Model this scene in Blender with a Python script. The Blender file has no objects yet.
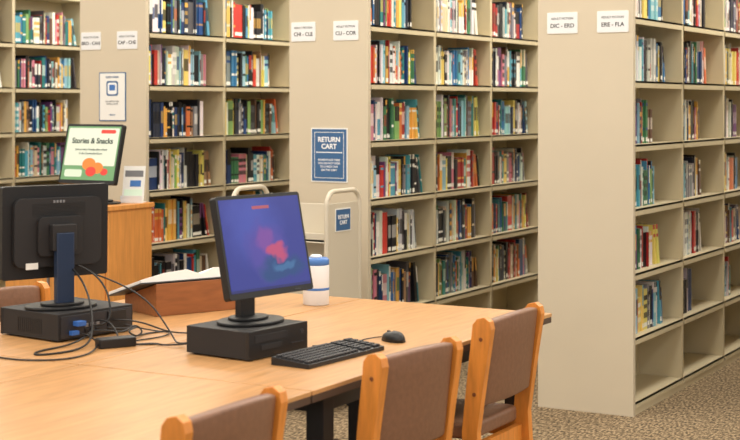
import bpy, math, random
from mathutils import Matrix, Vector, Euler
random.seed(37)
sc=bpy.context.scene
R=math.radians
def T(x,y,z): return Matrix.Translation((x,y,z))
def RX(a): return Matrix.Rotation(R(a),4,'X')
def RY(a): return Matrix.Rotation(R(a),4,'Y')
def RZ(a): return Matrix.Rotation(R(a),4,'Z')
def s2l(c):
    return tuple(((v/255)/12.92 if v/255<=0.04045 else ((v/255+0.055)/1.055)**2.4) for v in c)

# ---------------- materials ----------------
def mat(name,rgb,rough=0.5,metal=0.0,emit=None,es=0,var=0.0,scale=20,stretch=(1,1,1),bump=0.0,coat=0):
    m=bpy.data.materials.new(name); m.use_nodes=True
    nt=m.node_tree; b=nt.nodes['Principled BSDF']
    c=s2l(rgb)
    b.inputs['Base Color'].default_value=(*c,1); b.inputs['Roughness'].default_value=rough
    b.inputs['Metallic'].default_value=metal
    if emit:
        b.inputs['Emission Color'].default_value=(*s2l(emit),1); b.inputs['Emission Strength'].default_value=es
    if var>0 or bump>0:
        tc=nt.nodes.new('ShaderNodeTexCoord'); mp=nt.nodes.new('ShaderNodeMapping')
        mp.inputs['Scale'].default_value=stretch
        nz=nt.nodes.new('ShaderNodeTexNoise'); nz.inputs['Scale'].default_value=scale; nz.inputs['Detail'].default_value=5
        nt.links.new(tc.outputs['Object'],mp.inputs[0]); nt.links.new(mp.outputs[0],nz.inputs['Vector'])
        cr=nt.nodes.new('ShaderNodeValToRGB')
        cr.color_ramp.elements[0].position=0.3; cr.color_ramp.elements[1].position=0.7
        cr.color_ramp.elements[0].color=(*[v*(1-var) for v in c],1)
        cr.color_ramp.elements[1].color=(*[min(1,v*(1+var)) for v in c],1)
        nt.links.new(nz.outputs['Fac'],cr.inputs[0]); nt.links.new(cr.outputs[0],b.inputs['Base Color'])
        if bump>0:
            bp=nt.nodes.new('ShaderNodeBump'); bp.inputs['Strength'].default_value=bump; bp.inputs['Distance'].default_value=0.002
            nt.links.new(nz.outputs['Fac'],bp.inputs['Height']); nt.links.new(bp.outputs[0],b.inputs['Normal'])
    return m
M={}
M['panel']=mat('beige_painted_steel',(206,194,171),0.55,var=0.02,scale=3)
M['shelf']=mat('beige_shelf_steel',(208,195,163),0.5,var=0.02,scale=4)
M['table']=mat('oak_laminate',(194,146,95),0.36,var=0.16,scale=9,stretch=(6,0.6,1))
M['edge']=mat('table_edge_band',(80,62,50),0.5)
M['chairwood']=mat('honey_oak',(216,136,56),0.38,var=0.16,scale=14,stretch=(4,4,0.6))
M['podium']=mat('oak_veneer',(216,148,76),0.45,var=0.12,scale=12,stretch=(5,5,0.5))
M['vinyl']=mat('brown_vinyl',(126,88,64),0.42,var=0.10,scale=60,bump=0.35)
M['black']=mat('black_plastic',(20,20,22),0.42)
M['black2']=mat('matte_black_plastic',(30,29,31),0.6,var=0.05,scale=200)
M['key']=mat('key_plastic',(46,46,50),0.5)
M['dkmetal']=mat('black_powder_coat',(34,33,35),0.45)
M['grey']=mat('port_metal',(150,150,152),0.35,metal=0.7)
M['rear']=mat('rear_plate',(62,62,66),0.4,metal=0.5)
M['bluestand']=mat('blue_grey_plastic',(34,50,76),0.35)
M['blue']=mat('sign_blue',(58,100,146),0.5)
M['vga']=mat('vga_blue',(60,110,190),0.4)
M['white']=mat('white_paper',(236,236,232),0.6)
M['whitepl']=mat('white_plastic',(232,234,236),0.4)
M['lid']=mat('blue_lid',(70,120,190),0.4)
M['ink']=mat('dark_ink',(60,62,66),0.6)
M['lgrey']=mat('logo_grey',(120,122,126),0.5)
M['inkg']=mat('green_ink',(50,70,60),0.6)
M['wink']=mat('white_ink',(240,242,245),0.6)
M['cart']=mat('cart_paint',(210,201,182),0.4,var=0.02,scale=3)
M['rubber']=mat('rubber_caster',(40,40,42),0.7)
M['brownwood']=mat('brown_wood',(150,92,50),0.4,var=0.15,scale=10,stretch=(1,6,6))
M['wall']=mat('wall_paint',(214,206,188),0.8,var=0.02,scale=2)
M['ceil']=mat('ceiling_tile',(232,230,222),0.9,var=0.03,scale=60)
M['plug']=mat('wood_plug',(120,66,30),0.5)
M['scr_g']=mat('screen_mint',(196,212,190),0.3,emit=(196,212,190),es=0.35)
M['scr_w']=mat('screen_cream',(208,216,200),0.3,emit=(208,216,200),es=0.25)
M['scr_gr']=mat('screen_green',(104,150,104),0.3,emit=(104,150,104),es=0.3)
M['scr_o']=mat('screen_orange',(232,120,50),0.3,emit=(232,120,50),es=0.4)
M['scr_r']=mat('screen_red',(205,60,50),0.3,emit=(205,60,50),es=0.4)
M['d_nav']=mat('desktop_navy',(30,36,100),0.3,emit=(30,36,100),es=0.3)
M['d_or']=mat('desktop_banner',(150,74,90),0.3,emit=(150,74,90),es=0.3)

def desktop():
    m=bpy.data.materials.new('desktop_screen'); m.use_nodes=True; nt=m.node_tree; b=nt.nodes['Principled BSDF']
    N=nt.nodes.new; L=nt.links.new
    tc=N('ShaderNodeTexCoord')
    nz=N('ShaderNodeTexNoise'); nz.inputs['Scale'].default_value=14; nz.inputs['Detail'].default_value=2
    L(tc.outputs['Object'],nz.inputs['Vector'])
    mixv=N('ShaderNodeVectorMath'); mixv.operation='SCALE'; mixv.inputs['Scale'].default_value=0.08
    L(nz.outputs['Color'],mixv.inputs[0])
    add=N('ShaderNodeVectorMath'); add.operation='ADD'; L(tc.outputs['Object'],add.inputs[0]); L(mixv.outputs[0],add.inputs[1])
    def blob(cx,cz,sx,sz,r0,r1):
        mp=N('ShaderNodeMapping'); mp.inputs['Location'].default_value=(-(cx+0.04)*sx,0,-(cz+0.04)*sz); mp.inputs['Scale'].default_value=(sx,0,sz)
        L(add.outputs[0],mp.inputs[0])
        ln=N('ShaderNodeVectorMath'); ln.operation='LENGTH'; L(mp.outputs[0],ln.inputs[0])
        mr=N('ShaderNodeMapRange'); mr.interpolation_type='SMOOTHSTEP'
        mr.inputs['From Min'].default_value=r0; mr.inputs['From Max'].default_value=r1; mr.inputs['To Min'].default_value=1; mr.inputs['To Max'].default_value=0
        L(ln.outputs['Value'],mr.inputs['Value']); return mr.outputs[0]
    def layer(prev,fac,rgb):
        mx=N('ShaderNodeMix'); mx.data_type='RGBA'; L(fac,mx.inputs[0])
        if isinstance(prev,tuple): mx.inputs[6].default_value=(*s2l(prev),1)
        else: L(prev,mx.inputs[6])
        mx.inputs[7].default_value=(*s2l(rgb),1); return mx.outputs[2]
    c=layer((40,48,122),blob(-0.05,0.33,1,1,0.02,0.18),(54,66,146))
    c=layer(c,blob(0.0,0.24,1,1,0.05,0.11),(64,58,136))
    c=layer(c,blob(0.06,0.18,0.45,1.3,0.03,0.06),(28,58,108))
    c=layer(c,blob(0.0,0.27,1.0,1,0.02,0.055),(96,60,134))
    c=layer(c,blob(0.045,0.23,0.6,1.3,0.018,0.034),(150,62,100))
    c=layer(c,blob(0.07,0.19,0.4,1.6,0.015,0.028),(48,88,134))
    L(c,b.inputs['Base Color']); L(c,b.inputs['Emission Color'])
    b.inputs['Emission Strength'].default_value=0.5; b.inputs['Roughness'].default_value=0.25
    return m
M['desktop']=desktop()

def carpet():
    m=bpy.data.materials.new('speckled_carpet'); m.use_nodes=True; nt=m.node_tree; b=nt.nodes['Principled BSDF']
    b.inputs['Roughness'].default_value=0.95
    tc=nt.nodes.new('ShaderNodeTexCoord')
    mp=nt.nodes.new('ShaderNodeMapping'); mp.inputs['Scale'].default_value=(1,0.4,1)
    nt.links.new(tc.outputs['Object'],mp.inputs[0])
    n1=nt.nodes.new('ShaderNodeTexNoise'); n1.inputs['Scale'].default_value=88; n1.inputs['Detail'].default_value=3
    nt.links.new(mp.outputs[0],n1.inputs['Vector'])
    cr=nt.nodes.new('ShaderNodeValToRGB'); e=cr.color_ramp.elements
    e[0].position=0.38; e[0].color=(*s2l((76,63,46)),1); e[1].position=0.62; e[1].color=(*s2l((176,154,122)),1)
    x=e.new(0.5); x.color=(*s2l((130,111,84)),1)
    nt.links.new(n1.outputs['Fac'],cr.inputs[0]); nt.links.new(cr.outputs[0],b.inputs['Base Color'])
    bp=nt.nodes.new('ShaderNodeBump'); bp.inputs['Strength'].default_value=0.4; bp.inputs['Distance'].default_value=0.003
    nt.links.new(n1.outputs['Fac'],bp.inputs['Height']); nt.links.new(bp.outputs[0],b.inputs['Normal'])
    return m
M['carpet']=carpet()
def bookmat():
    m=bpy.data.materials.new('book_covers'); m.use_nodes=True; nt=m.node_tree; b=nt.nodes['Principled BSDF']
    a=nt.nodes.new('ShaderNodeAttribute'); a.attribute_name='Col'
    nt.links.new(a.outputs['Color'],b.inputs['Base Color']); b.inputs['Roughness'].default_value=0.4
    return m
M['books']=bookmat()

# ---------------- mesh builder ----------------
class MB:
    def __init__(s): s.v=[];s.f=[];s.m=[];s.mats=[];s.sm=[]
    def mi(s,k):
        if k not in s.mats: s.mats.append(k)
        return s.mats.index(k)
    def add(s,vs,fs,k,X=None,smooth=False):
        o=len(s.v)
        for p in vs:
            p=Vector(p)
            if X is not None: p=X@p
            s.v.append(tuple(p))
        i=s.mi(k)
        for f in fs: s.f.append([o+a for a in f]); s.m.append(i); s.sm.append(smooth)
    def box(s,c,d,k,X=None):
        x,y,z=c;a,b,h=d[0]/2,d[1]/2,d[2]/2
        vs=[(x-a,y-b,z-h),(x+a,y-b,z-h),(x+a,y+b,z-h),(x-a,y+b,z-h),(x-a,y-b,z+h),(x+a,y-b,z+h),(x+a,y+b,z+h),(x-a,y+b,z+h)]
        s.add(vs,[(0,3,2,1),(4,5,6,7),(0,1,5,4),(1,2,6,5),(2,3,7,6),(3,0,4,7)],k,X)
    def bb(s,lo,hi,k,X=None):
        s.box([(lo[i]+hi[i])/2 for i in range(3)],[hi[i]-lo[i] for i in range(3)],k,X)
    def prism(s,poly,h0,h1,k,X=None,smooth=False):
        n=len(poly)
        vs=[(p[0],p[1],h0) for p in poly]+[(p[0],p[1],h1) for p in poly]
        s.add(vs,[list(range(n))[::-1],[n+i for i in range(n)]],k,X)
        s.add(vs,[(i,(i+1)%n,n+(i+1)%n,n+i) for i in range(n)],k,X,smooth)
    def lathe(s,prof,k,X=None,seg=28):
        vs=[];fs=[]
        for r,z in prof:
            for i in range(seg):
                a=2*math.pi*i/seg; vs.append((r*math.cos(a),r*math.sin(a),z))
        for j in range(len(prof)-1):
            for i in range(seg):
                fs.append((j*seg+i,j*seg+(i+1)%seg,(j+1)*seg+(i+1)%seg,(j+1)*seg+i))
        s.add(vs,fs,k,X,True)
        s.add(vs[:seg],[list(range(seg))[::-1]],k,X); s.add(vs[-seg:],[list(range(seg))],k,X)
    def tube(s,pts,r,k,X=None,seg=8):
        pts=[Vector(p) for p in pts]; vs=[];fs=[]
        n=len(pts)
        for i,p in enumerate(pts):
            t=(pts[min(i+1,n-1)]-pts[max(i-1,0)]).normalized()
            up=Vector((0,0,1)) if abs(t.z)<0.9 else Vector((1,0,0))
            if i==0: a=t.cross(up).normalized()
            else:
                a=(a-t*a.dot(t)).normalized()
            b=t.cross(a)
            for j in range(seg):
                q=2*math.pi*j/seg; vs.append(tuple(p+r*(math.cos(q)*a+math.sin(q)*b)))
        for i in range(n-1):
            for j in range(seg): fs.append((i*seg+j,i*seg+(j+1)%seg,(i+1)*seg+(j+1)%seg,(i+1)*seg+j))
        fs.append(list(range(seg))[::-1]); fs.append([(n-1)*seg+j for j in range(seg)])
        s.add(vs,fs,k,X,True)
    def done(s,name,loc=(0,0,0),rz=0,bevel=0,parent=None,seg=2):
        me=bpy.data.meshes.new(name); me.from_pydata(s.v,[],s.f); me.update()
        for k in s.mats: me.materials.append(M[k])
        for p,i,q in zip(me.polygons,s.m,s.sm): p.material_index=i; p.use_smooth=q
        import bmesh
        bm=bmesh.new(); bm.from_mesh(me); bmesh.ops.remove_doubles(bm,verts=bm.verts,dist=1e-6)
        bmesh.ops.recalc_face_normals(bm,faces=bm.faces); bm.to_mesh(me); bm.free()
        o=bpy.data.objects.new(name,me); sc.collection.objects.link(o)
        o.location=loc; o.rotation_euler=(0,0,R(rz))
        if parent: o.parent=parent
        if bevel:
            b=o.modifiers.new('Bevel','BEVEL'); b.width=bevel; b.segments=seg; b.limit_method='ANGLE'; b.angle_limit=R(40)
            b.harden_normals=False
        return o
def empty(name,loc=(0,0,0),rz=0):
    o=bpy.data.objects.new(name,None); o.empty_display_size=0.1; sc.collection.objects.link(o); o.location=loc; o.rotation_euler=(0,0,R(rz)); return o
def text(s,size,X,k,parent,name='lettering',bold=0.0,spacing=1.0):
    c=bpy.data.curves.new(name,'FONT'); c.body=s; c.size=size; c.align_x='CENTER'; c.align_y='CENTER'; c.extrude=0.0004; c.offset=bold
    c.space_line=spacing
    o=bpy.data.objects.new(name,c); c.materials.append(M[k]); sc.collection.objects.link(o)
    o.parent=parent; o.matrix_local=X
    return o
def rrect(w,h,r,n=5):
    P=[]
    for cx,cy,a0 in((w/2-r,h/2-r,0),(-w/2+r,h/2-r,90),(-w/2+r,-h/2+r,180),(w/2-r,-h/2+r,270)):
        for i in range(n+1):
            a=R(a0+90*i/n); P.append((cx+r*math.cos(a),cy+r*math.sin(a)))
    return P
FACE=RX(90)  # local XY plane -> facing -Y

# ---------------- room ----------------
m=MB(); m.bb((-11,-3,-0.1),(4,12.5,0),'carpet'); m.done('floor')
m=MB(); m.bb((-11,12.4,0),(4,12.5,3.3),'wall'); m.done('wall_back')
m=MB(); m.bb((-11.1,-3,0),(-11,12.5,3.3),'wall'); m.done('wall_left')
m=MB(); m.bb((-11,-3,3.3),(4,12.5,3.4),'ceil'); m.done('ceiling')
m=MB(); m.bb((-11,12.38,0),(4,12.4,0.1),'edge'); m.done('baseboard_back')

# ---------------- bookcases ----------------
BW=0.79; NB=4; D=0.50; Y0=6.937
LV=[0.05,0.37,0.69,1.01,1.33,1.648,1.966]
HT=2.34
PAL=[(24,26,34),(34,34,42),(48,54,72),(244,242,236),(232,230,224),(204,206,204),(36,62,112),(34,78,136),(60,122,176),(90,168,194),(150,200,214),
     (168,42,42),(204,60,52),(222,116,66),(232,180,84),(240,218,120),(64,124,88),(134,174,104),(104,76,60),(170,134,102),(216,202,174),(120,70,126),(210,136,154),(84,84,90),(136,138,144),(44,128,130),(30,30,36)]
PB={'dark':[0,1,2,6,7,23,0,24,11,3,5,9,26,0],'bright':[3,4,9,11,12,13,14,16,25,3,15,8,0,0,22,6,10],'light':[3,4,5,10,20,3,4,8,12,0,24,9,1,15]}
def books(name,xf,mode):
    V=[];F=[];C=[]
    prev=False
    def book(y,t,h,x0,x1,zt,cc,segs,lean=0.0):
        def quad(p,c):
            o=len(V); V.extend([(a,b-(z-zt)*lean,z) for a,b,z in p]); F.append((o,o+1,o+2,o+3)); C.append(c)
        z1=zt+h
        quad([(x0,y,zt),(x1,y,zt),(x1,y,z1),(x0,y,z1)],cc)
        quad([(x1,y+t,zt),(x0,y+t,zt),(x0,y+t,z1),(x1,y+t,z1)],cc)
        quad([(x0,y,z1),(x1,y,z1),(x1,y+t,z1),(x0,y+t,z1)],(222,214,196))
        quad([(x0,y+t,zt),(x0,y,zt),(x0,y,z1),(x0,y+t,z1)],(222,214,196))
        for a,b2,c in segs:
            quad([(x1,y,zt+a*h),(x1,y+t,zt+a*h),(x1,y+t,zt+b2*h),(x1,y,zt+b2*h)],c)
    for b in range(NB):
        ys=Y0+b*BW+0.018; ye=Y0+(b+1)*BW-0.018
        for li,z0 in enumerate(LV):
            if mode=='right' and li==0: continue
            if li==0 and random.random()<0.5: continue
            zt=z0+0.012
            fill=random.uniform(0.76,0.88)
            if mode=='right': fill=random.uniform(0.54,0.68) if li<=4 else random.uniform(0.72,0.86)
            if mode=='right' and li==1 and b>0: fill=random.uniform(0.3,0.5)
            y=ys+random.uniform(0.003,0.012); lim=ys+(ye-ys)*fill
            base=random.uniform(0.212,0.24); rec=random.uniform(0.04,0.06)
            tone=random.choice(['dark','bright','mix','light','dark','bright','mix'])
            if mode=='right': tone=random.choice(['light','bright','light','mix']) if li<=4 else random.choice(['light','dark','mix','light'])
            run=0; nlean=random.choice([0,0,1,2,3]); prev=False
            while True:
                if run<=0:
                    run=random.choice([1,1,1,1,1,1,2,3])
                    idx=random.randrange(len(PAL)) if (tone=='mix' or random.random()<0.3) else random.choice(PB[tone])
                    c0=PAL[idx]; th=random.choice([0.009,0.012,0.014,0.017,0.02,0.026,0.032]); hh=min(base*random.uniform(0.80,1.10),0.285); dp=random.uniform(0.13,0.165)
                    c2=random.choice([(246,244,238),(246,244,238),(24,24,28),(24,24,28),PAL[random.randrange(len(PAL))],PAL[14]])
                    pat=random.choice([0,1,2,3,1,4,5,0]); lab=random.random()<0.5; lz=random.uniform(0.02,0.08)
                run-=1
                lean=0.0
                if y+th>lim:
                    if nlean<=0 or y+hh*0.2+th*1.1>=ye: break
                    nlean-=1
                    lean=random.uniform(0.10,0.22) if not prev else plean
                    plean=lean
                cc=tuple(min(255,v*random.uniform(0.94,1.04)) for v in c0)
                x1=xf-rec-random.uniform(0,0.014); x0=x1-dp
                h=hh; t=th-0.0008
                q=lz+0.10
                mid=tuple((a*0.35+b_*0.65) for a,b_ in zip(cc,c2))
                segs=[(0,lz,cc),(lz,q,(242,242,238) if lab else cc)]
                if pat==0: segs+=[(q,1,cc)]
                elif pat==1: segs+=[(q,0.4,cc),(0.4,0.75,mid),(0.75,1,cc)]
                elif pat==2: segs+=[(q,0.68,cc),(0.68,0.76,c2),(0.76,0.88,cc),(0.88,1,c2)]
                elif pat==3: segs+=[(q,0.3,cc),(0.3,0.36,c2),(0.36,0.86,cc),(0.86,0.93,c2),(0.93,1,cc)]
                elif pat==5: segs+=[(q,0.28,cc),(0.28,0.42,mid),(0.42,0.52,cc),(0.52,0.62,mid),(0.62,0.72,cc),(0.72,0.84,c2),(0.84,1,cc)]
                else: segs+=[(q,0.55,cc),(0.55,1.0,c2)]
                if lean>0:
                    yy=y+h*lean if not prev else y
                    book(yy,t,h,x0,x1,zt,cc,segs,lean); prev=True; y=yy+th*1.05
                else:
                    book(y,t,h,x0,x1,zt,cc,segs); y+=th
    me=bpy.data.meshes.new(name); me.from_pydata(V,[],F); me.update()
    at=me.color_attributes.new('Col','FLOAT_COLOR','CORNER')
    buf=[]
    for c in C:
        l=s2l([max(0,min(255,q)) for q in c]); buf.extend([*l,1]*4)
    at.data.foreach_set('color',buf)
    me.materials.append(M['books'])
    o=bpy.data.objects.new(name,me); sc.collection.objects.link(o); return o

def bookcase(xf):
    m=MB()
    xb=xf-D; xc=xf-D/2
    L=NB*BW; y1=Y0+L
    m.bb((xb-0.004,Y0-0.03,0.0),(xf+0.004,Y0,HT),'panel')
    m.bb((xb-0.004,y1,0.0),(xf+0.004,y1+0.03,HT),'panel')
    m.bb((xc-0.006,Y0,0.03),(xc+0.006,y1,HT-0.02),'shelf')
    m.bb((xb,Y0,HT-0.03),(xf,y1,HT),'shelf')
    m.bb((xb+0.003,Y0,0.0),(xf-0.003,y1,0.032),'shelf')
    for b in range(NB+1):
        yy=Y0+b*BW
        if 0<b<NB: m.bb((xb+0.008,yy-0.014,0.03),(xf-0.006,yy+0.014,HT-0.03),'shelf')
    for b in range(NB):
        a=Y0+b*BW+0.015; c=Y0+(b+1)*BW-0.015
        for z in LV:
            for s0,s1,lx in ((xc+0.006,xf,xf-0.004),(xb,xc-0.006,xb)):
                m.bb((s0,a,z+0.002),(s1,c,z+0.012),'shelf')
                m.bb((lx,a,z-0.022),(lx+0.004,c,z+0.012),'shelf')
    return m.done('library_bookcase')
ROWS=[(-0.93,'right'),(-2.433,'right'),(-3.94,'mid'),(-5.465,'mid'),(-7.28,'mid')]
for xf,md in ROWS:
    bookcase(xf); books('shelved_books',xf,md)

# ---------------- signs ----------------
PY=Y0-0.03
def small_sign(x,z,w,h,lines):
    m=MB(); m.prism(rrect(w,h,0.006),0.0,0.004,'white',FACE)
    m.prism(rrect(w*0.96,h*0.93,0.005),0.004,0.0045,'whitepl',FACE)
    o=m.done('shelf_range_sign',(x,PY,z))
    text(lines[0],h*0.15,T(0,-0.0052,h*0.2)@FACE,'ink',o)
    text(lines[1],h*0.27,T(0,-0.0052,-h*0.14)@FACE,'ink',o,bold=0.0004)
small_sign(-2.803,1.955,0.165,0.108,('ADULT FICTION','DIC - ERD'))
small_sign(-2.535,1.955,0.165,0.108,('ADULT FICTION','ERE - FLA'))
small_sign(-4.35,1.948,0.16,0.108,('ADULT FICTION','CHI - CLE'))
small_sign(-4.075,1.948,0.16,0.108,('ADULT FICTION','CLI - COR'))
small_sign(-5.88,1.928,0.155,0.108,('ADULT FICTION','BRO - CAN'))
small_sign(-5.60,1.928,0.155,0.108,('ADULT FICTION','CAP - CHE'))
m=MB(); m.prism(rrect(0.235,0.30,0.004),0,0.004,'white',FACE); m.prism(rrect(0.222,0.287,0.004),0.004,0.005,'blue',FACE)
m.prism(rrect(0.17,0.005,0.002),0.005,0.0055,'wink',T(0,0,0.015)@FACE)
m.prism(rrect(0.19,0.255,0.002),0.005,0.0052,'white',FACE); m.prism(rrect(0.184,0.249,0.002),0.0052,0.0054,'blue',FACE)
o=m.done('return_cart_poster',(-4.181,PY,1.262))
text('RETURN\nCART',0.038,T(0,-0.006,0.066)@FACE,'wink',o,bold=0.0012)
text('PLEASE PLACE ITEMS\nYOU DO NOT WISH\nTO CHECK OUT\nON THE CART',0.0155,T(0,-0.006,-0.055)@FACE,'wink',o,spacing=1.2,bold=0.0003)
m=MB(); m.prism(rrect(0.205,0.295,0.003),0,0.004,'blue',FACE); m.prism(rrect(0.193,0.283,0.003),0.004,0.005,'white',FACE)
m.prism(rrect(0.09,0.09,0.015),0.005,0.0056,'blue',T(0,0,0.05)@FACE)
m.prism(rrect(0.07,0.07,0.012),0.0056,0.0058,'wink',T(0,0,0.05)@FACE)
m.prism(rrect(0.045,0.035,0.004),0.0058,0.0062,'lid',T(0,0,0.055)@FACE)
o=m.done('information_poster',(-5.712,PY,1.588))
text('QUICK CHECK',0.015,T(0,-0.006,0.118)@FACE,'blue',o,bold=0.0003)
text('ask staff for help\nfinding a book',0.0155,T(0,-0.006,-0.035)@FACE,'lgrey',o)
text('LIBRARY',0.013,T(0,-0.006,-0.11)@FACE,'blue',o)

# ---------------- tables ----------------
def table(x0,x1,y0,y1):
    m=MB(); z=0.74
    m.bb((x0,y0,z-0.014),(x1,y1,z),'table')
    m.bb((x0+0.001,y0+0.001,z-0.036),(x1-0.001,y1-0.001,z-0.014),'edge')
    for xx in (x0+0.08,x1-0.08):
        for yy in (y0+0.17,y1-0.17):
            m.bb((xx-0.03,yy-0.03,0.02),(xx+0.03,yy+0.03,z-0.036),'dkmetal')
            m.bb((xx-0.022,yy-0.022,0),(xx+0.022,yy+0.022,0.02),'rubber')
    m.bb((x0+0.07,y0+0.17,z-0.10),(x0+0.09,y1-0.17,z-0.036),'dkmetal')
    m.bb((x1-0.09,y0+0.17,z-0.10),(x1-0.07,y1-0.17,z-0.036),'dkmetal')
    m.bb((x0+0.08,y0+0.16,z-0.10),(x1-0.08,y0+0.18,z-0.036),'dkmetal')
    m.bb((x0+0.08,y1-0.18,z-0.10),(x1-0.08,y1-0.16,z-0.036),'dkmetal')
    m.done('library_table',bevel=0.002)
for (a,b) in ((-3.014,-2.17),(-3.86,-3.020)):
    for (c,d) in ((1.72,3.486),(3.493,5.24)):
        table(a,b,c,d)

# ---------------- chairs ----------------
def chair(x,y,rz,W=0.44):
    root=empty('library_chair',(x,y,0),rz)
    m=MB()
    for s in (-1,1):
        yy=s*(W/2-0.016)
        prof=[(-0.035,0.0),(0.02,0.0),(0.0,0.25),(-0.012,0.45),(0.012,0.62),(0.040,0.80),(0.034,0.825),(0.014,0.838),(-0.012,0.832),(-0.028,0.812),(-0.05,0.62),(-0.068,0.45),(-0.058,0.25)]
        X=T(0,yy+0.016,0)@RX(90)
        m.prism(prof,0,0.032,'chairwood',X)
        m.prism([(-0.44,0),(-0.395,0),(-0.385,0.42),(-0.445,0.42)],0,0.032,'chairwood',X)
        m.prism([(-0.40,0.36),(-0.05,0.35),(-0.05,0.41),(-0.40,0.42)],0.003,0.029,'chairwood',X)
        m.prism([(-0.40,0.15),(-0.03,0.15),(-0.03,0.19),(-0.40,0.19)],0.005,0.027,'chairwood',X)
        for (px,pz) in ((0.002,0.765),(-0.022,0.58)):
            m.lathe([(0.007,0),(0.007,0.0015)],'plug',T(px,yy+s*0.016,pz)@RX(90 if s<0 else -90),seg=12)
    m.bb((-0.43,-W/2+0.032,0.36),(-0.405,W/2-0.032,0.415),'chairwood')
    m.bb((-0.06,-W/2+0.032,0.345),(-0.035,W/2-0.032,0.40),'chairwood')
    m.bb((-0.26,-W/2+0.032,0.155),(-0.23,W/2-0.032,0.185),'chairwood')
    m.done('oak_frame',parent=root,bevel=0.005,seg=3)
    m=MB()
    m.prism(rrect(0.40,W-0.07,0.03),0,0.055,'vinyl',T(-0.245,0,0.415))
    m.done('seat_pad',parent=root,bevel=0.014,seg=4)
    m=MB(); n=10; vs=[]; fs=[]
    hw=W/2-0.033
    rows=[(0.0,0.535),(0.0,0.60),(0.0,0.68),(0.0,0.76),(0.0,0.822)]
    def px(z): return (-0.024+(z-0.535)*0.12)
    for side in (0,1):
        for (q,z) in rows:
            for i in range(n+1):
                u=-1+2*i/n; bow=0.018*(1-u*u)
                zz=z+ (0.010*(1-u*u) if z>0.8 else 0)
                vs.append((px(z)+bow+(0.019 if side else -0.019),u*hw,zz))
    k=n+1; nr=len(rows)
    for r in range(nr-1):
        for i in range(n):
            a=r*k+i; fs.append((a,a+1,a+k+1,a+k)); b=nr*k+a; fs.append((b,b+k,b+k+1,b+1))
    for i in range(n):
        fs.append((i,nr*k+i,nr*k+i+1,i+1)); a=(nr-1)*k+i; fs.append((a,a+1,nr*k+a+1,nr*k+a))
    for r in range(nr-1):
        a=r*k; fs.append((a,a+k,nr*k+a+k,nr*k+a)); a=r*k+n; fs.append((a,nr*k+a,nr*k+a+k,a+k))
    m.add(vs,fs,'vinyl',smooth=True)
    m.done('back_pad',parent=root,bevel=0.010,seg=3)
chair(-2.075,4.62,0,0.455)
chair(-2.02,3.815,-8,0.41)
chair(-2.035,2.88,0,0.43)
chair(-4.02,4.22,180)

# ---------------- computers ----------------
def monitor(name,loc,rz,w,h,tilt,zc,stand='black',sy=0.13):
    root=empty(name,loc,rz)
    H=T(0,-0.03,zc)@RX(-tilt)
    m=MB()
    m.prism(rrect(w,h,0.010),0.0,0.028,'black',H@FACE)
    m.prism(rrect(w*0.82,h*0.74,0.03),-0.022,0.0,'black2',H@FACE)
    m.prism(rrect(w*0.42,h*0.42,0.02),-0.04,-0.02,'black2',H@T(0,0,-h*0.04)@FACE)
    for i in range(9):
        m.box((0,0.0225,h*0.25+i*0.005-0.02),(w*0.5,0.002,0.002),'black',H)
    m.box((w*0.30,-0.029,-h/2+0.008),(0.03,0.002,0.004),'ink',H)
    for i,dx in enumerate((-0.018,-0.006,0.006,0.018)):
        m.box((0.0+dx,0.0225,h*0.36-0.01),(0.008,0.002,0.010),'lgrey',H)
    m.done('display_housing',parent=root,bevel=0.003)
    m=MB()
    m.box((0,0.035,zc*0.5),(0.065,0.03,zc),stand)
    m.box((0,0.02,zc-h*0.05),(0.09,0.05,0.09),'black2')
    base=[(sy*math.cos(2*math.pi*i/36),0.095*math.sin(2*math.pi*i/36)) for i in range(36)]
    m.prism(base,0,0.010,'black',T(0,0.01,0))
    m.prism([(p[0]*0.6,p[1]*0.6) for p in base],0.010,0.020,'black',T(0,0.02,0))
    m.done('display_stand',parent=root,bevel=0.003)
    return root,H
def pc_case(loc,rz,w=0.34,d=0.30,h=0.10):
    m=MB()
    m.bb((-w/2,-d/2+0.012,0.006),(w/2,d/2-0.006,h),'black2')
    m.bb((-w/2-0.001,-d/2,0.004),(w/2+0.001,-d/2+0.014,h+0.001),'black')
    for sx in (-1,1):
        for sy in (-1,1): m.box((sx*(w/2-0.03),sy*(d/2-0.04),0.003),(0.03,0.03,0.006),'rubber')
    m.box((-0.04,-d/2-0.0005,h*0.72),(0.16,0.002,0.024),'black2')
    m.box((-0.04,-d/2-0.001,h*0.4),(0.10,0.002,0.018),'black2')
    m.lathe([(0.008,0),(0.008,0.002)],'rear',T(w/2-0.03,-d/2,h*0.7)@RX(90),seg=16)
    for i in range(4): m.box((0.07+i*0.016,-d/2-0.0005,h*0.35),(0.011,0.002,0.005),'rear')
    m.bb((-w/2+0.01,d/2-0.006,0.012),(w/2-0.01,d/2-0.002,h-0.008),'rear')
    m.box((-0.09,d/2,h*0.5),(0.085,0.006,0.07),'black')
    for i in range(3):
        m.box((0.0+i*0.025,d/2,h*0.3),(0.014,0.006,0.012),'black'); m.box((0.0+i*0.025,d/2,h*0.5),(0.014,0.006,0.012),'grey')
    m.box((0.09,d/2+0.01,h*0.62),(0.036,0.03,0.016),'vga'); m.box((0.11,d/2+0.006,h*0.3),(0.03,0.02,0.014),'vga')
    for i in range(12): m.box((w/2+0.0005,-0.06+i*0.011,h*0.5),(0.002,0.004,0.05),'black')
    return m.done('desktop_computer',loc,rz,bevel=0.002)
TZ=0.74
pc_case((-2.70,3.94,TZ),84,w=0.295,d=0.27,h=0.092)
root,H=monitor('computer_monitor',(-2.69,3.96,TZ+0.093),80.6,0.395,0.33,12,0.253,sy=0.125)
m=MB()
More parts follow.
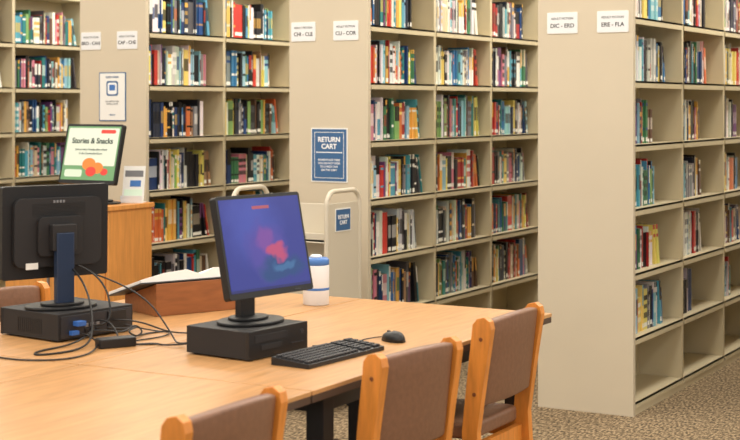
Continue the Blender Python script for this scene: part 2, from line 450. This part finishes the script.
m.prism(rrect(0.375,0.298,0.002),0.028,0.0285,'desktop',H@T(0,0,0.004)@FACE)
S=H@T(0,0,0.004)@FACE
m.prism(rrect(0.375,0.009,0.002),0.0286,0.0289,'d_nav',S@T(0,-0.1445,0))
m.prism(rrect(0.08,0.010,0.002),0.0286,0.0289,'d_or',S@T(0.0,0.118,0))
m.done('lit_screen',parent=root)

pc_case((-3.47,3.95,TZ),-98,w=0.34,d=0.31,h=0.095)
root,H=monitor('computer_monitor',(-3.475,3.915,TZ+0.096),-113.6,0.40,0.325,1,0.262,stand='bluestand')
m=MB(); m.prism(rrect(0.375,0.29,0.002),0.028,0.0285,'desktop',H@FACE)
m.box((0.10,0.0225,-0.115),(0.045,0.002,0.022),'white',H)
m.done('lit_screen',parent=root)

kw,kd=0.42,0.145
K=MB()
K.add([(-kw/2,-kd/2,0.0),(kw/2,-kd/2,0.0),(kw/2,kd/2,0.0),(-kw/2,kd/2,0.0),(-kw/2,-kd/2,0.014),(kw/2,-kd/2,0.014),(kw/2,kd/2,0.026),(-kw/2,kd/2,0.026)],
      [(0,3,2,1),(4,5,6,7),(0,1,5,4),(1,2,6,5),(2,3,7,6),(3,0,4,7)],'black')
for r in range(6):
    n=22
    for i in range(n):
        xx=-kw/2+0.018+i*(kw-0.036)/(n-1)
        if i in (15,19): continue
        if r==0 and 4<=i<=9:
            if i==6: K.box((xx+0.01,-kd/2+0.018,0.019),(0.11,0.015,0.007),'key')
            continue
        yy=-kd/2+0.018+r*0.0215
        K.box((xx,yy,0.014+0.012*(yy+kd/2)/kd+0.003),(0.0145,0.0165,0.007),'key')
K.done('computer_keyboard',(-2.41,3.98,TZ),86,bevel=0.0012)
m=MB(); vs=[];fs=[];nu,nv=16,8
for j in range(nv+1):
    ph=math.pi/2*j/nv
    for i in range(nu):
        a=2*math.pi*i/nu
        vs.append((0.033*math.cos(a)*math.cos(ph)**0.6,0.056*math.sin(a)*math.cos(ph)**0.6,0.004+0.029*math.sin(ph)*(1-0.12*math.sin(a))))
for j in range(nv):
    for i in range(nu): fs.append((j*nu+i,j*nu+(i+1)%nu,(j+1)*nu+(i+1)%nu,(j+1)*nu+i))
fs.append(list(range(nu))[::-1])
m.add(vs,fs,'black',smooth=True)
m.prism(rrect(0.06,0.10,0.028),0,0.005,'black2')
m.lathe([(0.008,-0.004),(0.008,0.004)],'key',T(0,0.03,0.025)@RY(90),seg=16)
m.done('computer_mouse',(-2.385,4.36,TZ),60)

def cable(name,pts,r=0.003):
    c=bpy.data.curves.new(name,'CURVE'); c.dimensions='3D'; c.bevel_depth=r; c.bevel_resolution=2; c.resolution_u=10
    s=c.splines.new('NURBS'); s.points.add(len(pts)-1); s.use_endpoint_u=True; s.order_u=4
    for i,p in enumerate(pts): s.points[i].co=(*p,1)
    c.materials.append(M['black']); return c
root=empty('computer_cables')
def addc(pts,r=0.003):
    c=cable('cable',pts,r); o=bpy.data.objects.new('cable',c); sc.collection.objects.link(o); o.parent=root
zt=TZ+0.004
addc([(-3.30,3.90,0.80),(-3.22,3.88,0.82),(-3.15,3.84,0.76),(-3.10,3.80,zt),(-3.05,3.95,zt),(-2.98,3.85,zt),(-2.86,3.93,0.76)])
addc([(-3.30,4.0,0.79),(-3.20,4.02,0.80),(-3.12,4.05,zt),(-3.05,4.2,zt),(-3.0,4.05,zt),(-2.90,4.0,0.76),(-2.85,3.98,0.78)])
addc([(-3.42,3.95,0.98),(-3.33,3.97,0.95),(-3.26,3.95,0.84),(-3.26,3.92,0.78),(-3.30,3.88,0.79)],0.0035)
addc([(-3.42,3.92,0.97),(-3.30,3.86,0.93),(-3.22,3.80,0.80),(-3.2,3.75,zt),(-3.18,3.62,zt),(-3.24,3.5,zt),(-3.3,3.62,zt),(-3.25,3.75,zt),(-3.28,3.85,0.77)],0.0035)
addc([(-3.30,3.82,0.77),(-3.2,3.8,0.76),(-3.12,3.7,zt),(-3.08,3.55,zt),(-3.15,3.45,zt),(-3.3,3.42,zt),(-3.45,3.5,zt)])
addc([(-3.30,4.05,0.77),(-3.22,4.1,zt),(-3.14,4.15,zt),(-3.1,4.0,zt),(-3.16,3.9,zt),(-3.1,3.82,zt),(-3.03,3.9,zt)],0.0025)
addc([(-3.30,3.96,0.77),(-3.24,3.98,zt+0.02),(-3.2,4.06,zt+0.03),(-3.2,3.92,zt+0.03),(-3.16,3.96,zt),(-3.22,4.04,zt),(-3.18,4.12,zt)],0.003)
addc([(-3.30,3.86,0.77),(-3.23,3.86,zt+0.04),(-3.19,3.93,zt+0.01),(-3.22,4.0,zt+0.05),(-3.17,4.03,zt),(-3.2,3.94,zt),(-3.14,3.88,zt)],0.003)
addc([(-3.36,3.97,0.95),(-3.2,4.02,0.90),(-3.1,4.02,0.80),(-3.02,3.98,zt),(-2.95,3.9,zt),(-2.86,3.9,0.77)],0.003)
addc([(-2.56,4.12,zt),(-2.46,4.22,zt),(-2.50,4.34,zt),(-2.44,4.42,zt),(-2.41,4.40,zt+0.004)],0.002)
addc([(-2.86,3.95,0.80),(-2.93,3.98,0.80),(-2.96,4.06,zt),(-2.94,4.2,zt),(-2.85,4.2,0.80),(-2.76,4.06,0.9),(-2.73,3.99,0.96)],0.003)
m=MB(); m.prism(rrect(0.13,0.055,0.01),0,0.032,'black'); m.done('power_adapter',(-3.13,3.80,TZ),60,bevel=0.004)

root=empty('book_rest',(-3.47,4.64,TZ),66)
m=MB()
m.prism([(-0.13,0.0),(0.13,0.0),(0.13,0.055),(-0.13,0.125)],-0.20,0.20,'brownwood',Matrix(((0,0,1,0),(1,0,0,0),(0,1,0,0),(0,0,0,1))))
m.bb((-0.20,0.118,0.03),(0.20,0.13,0.075),'brownwood')
m.done('wooden_wedge',parent=root,bevel=0.003)
m=MB()
A=T(0,0,0.096)@RX(-math.degrees(math.atan2(0.07,0.26)))
for s in (-1,1):
    prof=[(0,0.0),(s*0.26,0.003),(s*0.26,0.014),(s*0.16,0.034),(s*0.06,0.042),(0.0,0.020)]
    if s<0: prof=prof[::-1]
    m.prism(prof,-0.15,0.13,'white',A@RX(90))
m.bb((-0.265,-0.135,-0.003),(0.265,0.155,0.002),'ink',A)
m.done('open_book',parent=root,bevel=0.001)

m=MB()
m.lathe([(0.0,0.0),(0.050,0.0),(0.053,0.004),(0.053,0.155),(0.050,0.162)],'whitepl')
m.lathe([(0.0535,0.06),(0.0538,0.061),(0.0538,0.069),(0.0535,0.07)],'lid')
m.lathe([(0.051,0.160),(0.053,0.163),(0.053,0.180),(0.046,0.188),(0.026,0.190)],'lid')
m.lathe([(0.024,0.188),(0.024,0.196),(0.018,0.200)],'whitepl')
o=m.done('wipes_canister',(-3.09,5.0,TZ))

# ---------------- podium with screen ----------------
root=empty('service_podium',(0,0,0))
m=MB()
x0,x1,y0,y1=-5.68,-4.955,5.94,6.32
m.bb((x0,y0+0.02,0.0),(x0+0.022,y1,0.985),'podium'); m.bb((x1-0.022,y0+0.02,0.0),(x1,y1,0.985),'podium')
m.bb((x0+0.022,y1-0.02,0.05),(x1-0.022,y1,0.985),'podium'); m.bb((x0+0.022,y0+0.05,0.0),(x1-0.022,y0+0.07,0.06),'brownwood')
for z in (0.06,0.50): m.bb((x0+0.022,y0+0.03,z),(x1-0.022,y1-0.02,z+0.02),'podium')
xm=(x0+x1)/2
m.bb((x0+0.024,y0+0.012,0.08),(xm-0.002,y0+0.03,0.83),'podium'); m.bb((xm+0.002,y0+0.012,0.08),(x1-0.024,y0+0.03,0.83),'podium')
m.bb((x0+0.024,y0+0.012,0.84),(x1-0.024,y0+0.03,0.975),'podium')
m.bb((x0-0.012,y0-0.01,0.985),(x1+0.012,y1+0.01,1.01),'podium')
for xx in (xm-0.04,xm+0.04): m.box((xx,y0+0.004,0.62),(0.01,0.016,0.10),'grey')
m.done('oak_cabinet',parent=root,bevel=0.003)
root,H=monitor('announcement_monitor',(-5.14,6.09,1.01),0,0.385,0.325,14,0.262)
S=H@T(0,0,0.004)@FACE
m=MB()
m.prism(rrect(0.362,0.292,0.002),0.028,0.0285,'scr_gr',S)
m.prism(rrect(0.345,0.205,0.006),0.0285,0.029,'scr_w',S@T(0,0.034,0))
m.prism(rrect(0.10,0.02,0.008),0.029,0.0294,'scr_r',S@T(0.10,0.118,0))
m.prism(rrect(0.12,0.04,0.012),0.0285,0.029,'scr_g',S@T(-0.10,-0.11,0))
def disc(cx,cy,rx,k,z):
    m.prism([(cx+rx*math.cos(2*math.pi*i/24),cy+rx*0.75*math.sin(2*math.pi*i/24)) for i in range(24)],z-0.0003,z,k,S)
disc(0.0,-0.06,0.045,'scr_o',0.0296); disc(0.06,-0.08,0.04,'scr_o',0.0297); disc(0.02,-0.10,0.035,'scr_r',0.0299); disc(0.11,-0.10,0.025,'scr_r',0.0296)
m.done('lit_screen',parent=root)
text('Stories & Snacks',0.042,S@T(0,0.066,0.0300),'inkg',root,bold=0.0008)
text('Join us every Tuesday after school',0.0155,S@T(0,0.02,0.0300),'inkg',root)
text('in the Community Room',0.0155,S@T(0,-0.002,0.0300),'inkg',root)
m=MB()
A=RX(-16)
m.bb((-0.06,-0.002,0.0),(0.06,0.002,0.2),'white',A@T(0,0,0.004))
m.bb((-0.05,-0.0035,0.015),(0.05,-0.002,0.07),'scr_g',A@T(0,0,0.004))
m.bb((-0.05,-0.0035,0.14),(0.05,-0.002,0.175),'lgrey',A@T(0,0,0.004))
m.bb((-0.02,-0.0035,0.085),(0.04,-0.002,0.12),'lid',A@T(0,0,0.004))
m.bb((-0.06,-0.03,0.0),(0.06,0.07,0.004),'whitepl')
m.bb((-0.06,-0.03,0.0),(0.06,-0.027,0.04),'whitepl')
m.done('brochure_stand',(-5.02,6.235,1.01),25,bevel=0.001)

# ---------------- return cart ----------------
root=empty('book_cart',(-3.74,6.15,0))
m=MB(); Lc=0.56; Dc=0.32
for xx in (0.0,-Lc):
    pts=[(xx,0,0.14),(xx,0,1.04)]
    for i in range(1,6):
        a=R(180-90*i/6); pts.append((xx,0.07+0.07*math.cos(a),1.04+0.07*math.sin(a)))
    pts.append((xx,0.07,1.11)); pts.append((xx,Dc-0.07,1.11))
    for i in range(1,7):
        a=R(90-90*i/6); pts.append((xx,Dc-0.07+0.07*math.cos(a),1.04+0.07*math.sin(a)))
    pts.append((xx,Dc,0.14))
    m.tube(pts,0.013,'cart')
    m.bb((xx-0.004,0.0,0.16),(xx+0.004,Dc,1.05),'cart')
    for yy in (0.02,Dc-0.02):
        m.lathe([(0.045,-0.014),(0.048,-0.008),(0.048,0.008),(0.045,0.014)],'rubber',T(xx+(-0.04 if xx==0 else 0.04),yy,0.048)@RY(90),seg=20)
        m.bb((xx-0.055 if xx==0 else xx+0.025,yy-0.02,0.09),(xx-0.025 if xx==0 else xx+0.055,yy+0.02,0.16),'grey')
for z in (0.18,0.52,0.86):
    m.bb((-Lc,0.0,z),(0,Dc,z+0.015),'cart'); m.bb((-Lc,0.0,z),(0,0.01,z+0.045),'cart'); m.bb((-Lc,Dc-0.01,z),(0,Dc,z+0.045),'cart')
m.bb((-Lc,Dc/2-0.004,0.18),(0,Dc/2+0.004,1.04),'cart')
m.done('steel_frame',parent=root,bevel=0.002)
m=MB(); Z=Matrix(((0,0,1,0),(1,0,0,0),(0,1,0,0),(0,0,0,1)))
m.prism(rrect(0.15,0.115,0.004),0,0.003,'white',T(0.004,0.15,0.965)@Z); m.prism(rrect(0.14,0.105,0.004),0.003,0.0035,'blue',T(0.004,0.15,0.965)@Z)
m.done('cart_label',parent=root)
text('RETURN\nCART',0.028,T(0.0085,0.15,0.965)@Z,'wink',root,bold=0.0006)

# ---------------- lights ----------------
for xx in (-8.6,-6.3,-4.7,-3.2,-1.7,0.3,2):
    for yy in (0.5,3.0,5.6,8.2,10.6):
        l=bpy.data.lights.new('ceiling_light','AREA'); l.shape='RECTANGLE'; l.size=0.6; l.size_y=1.3; l.energy=25 if yy<7 else 35; l.color=(1,0.945,0.855)
        o=bpy.data.objects.new('ceiling_light',l); sc.collection.objects.link(o); o.location=(xx,yy,3.27)
w=bpy.data.worlds.new('World'); sc.world=w; w.use_nodes=True
bg=w.node_tree.nodes['Background']; bg.inputs[0].default_value=(1.0,0.98,0.95,1); bg.inputs[1].default_value=0.88

# ---------------- camera ----------------
cd=bpy.data.cameras.new('camera'); cam=bpy.data.objects.new('camera',cd); sc.collection.objects.link(cam); sc.camera=cam
cam.location=(0,0,1.55); cam.rotation_euler=(R(90),0,R(29.6)); cd.sensor_width=36; cd.lens=71.03; cd.shift_y=-(220-103)/740
cd.clip_start=0.05
cd.dof.use_dof=True; cd.dof.focus_distance=6.0; cd.dof.aperture_fstop=4.5
sc.view_settings.view_transform='Standard'
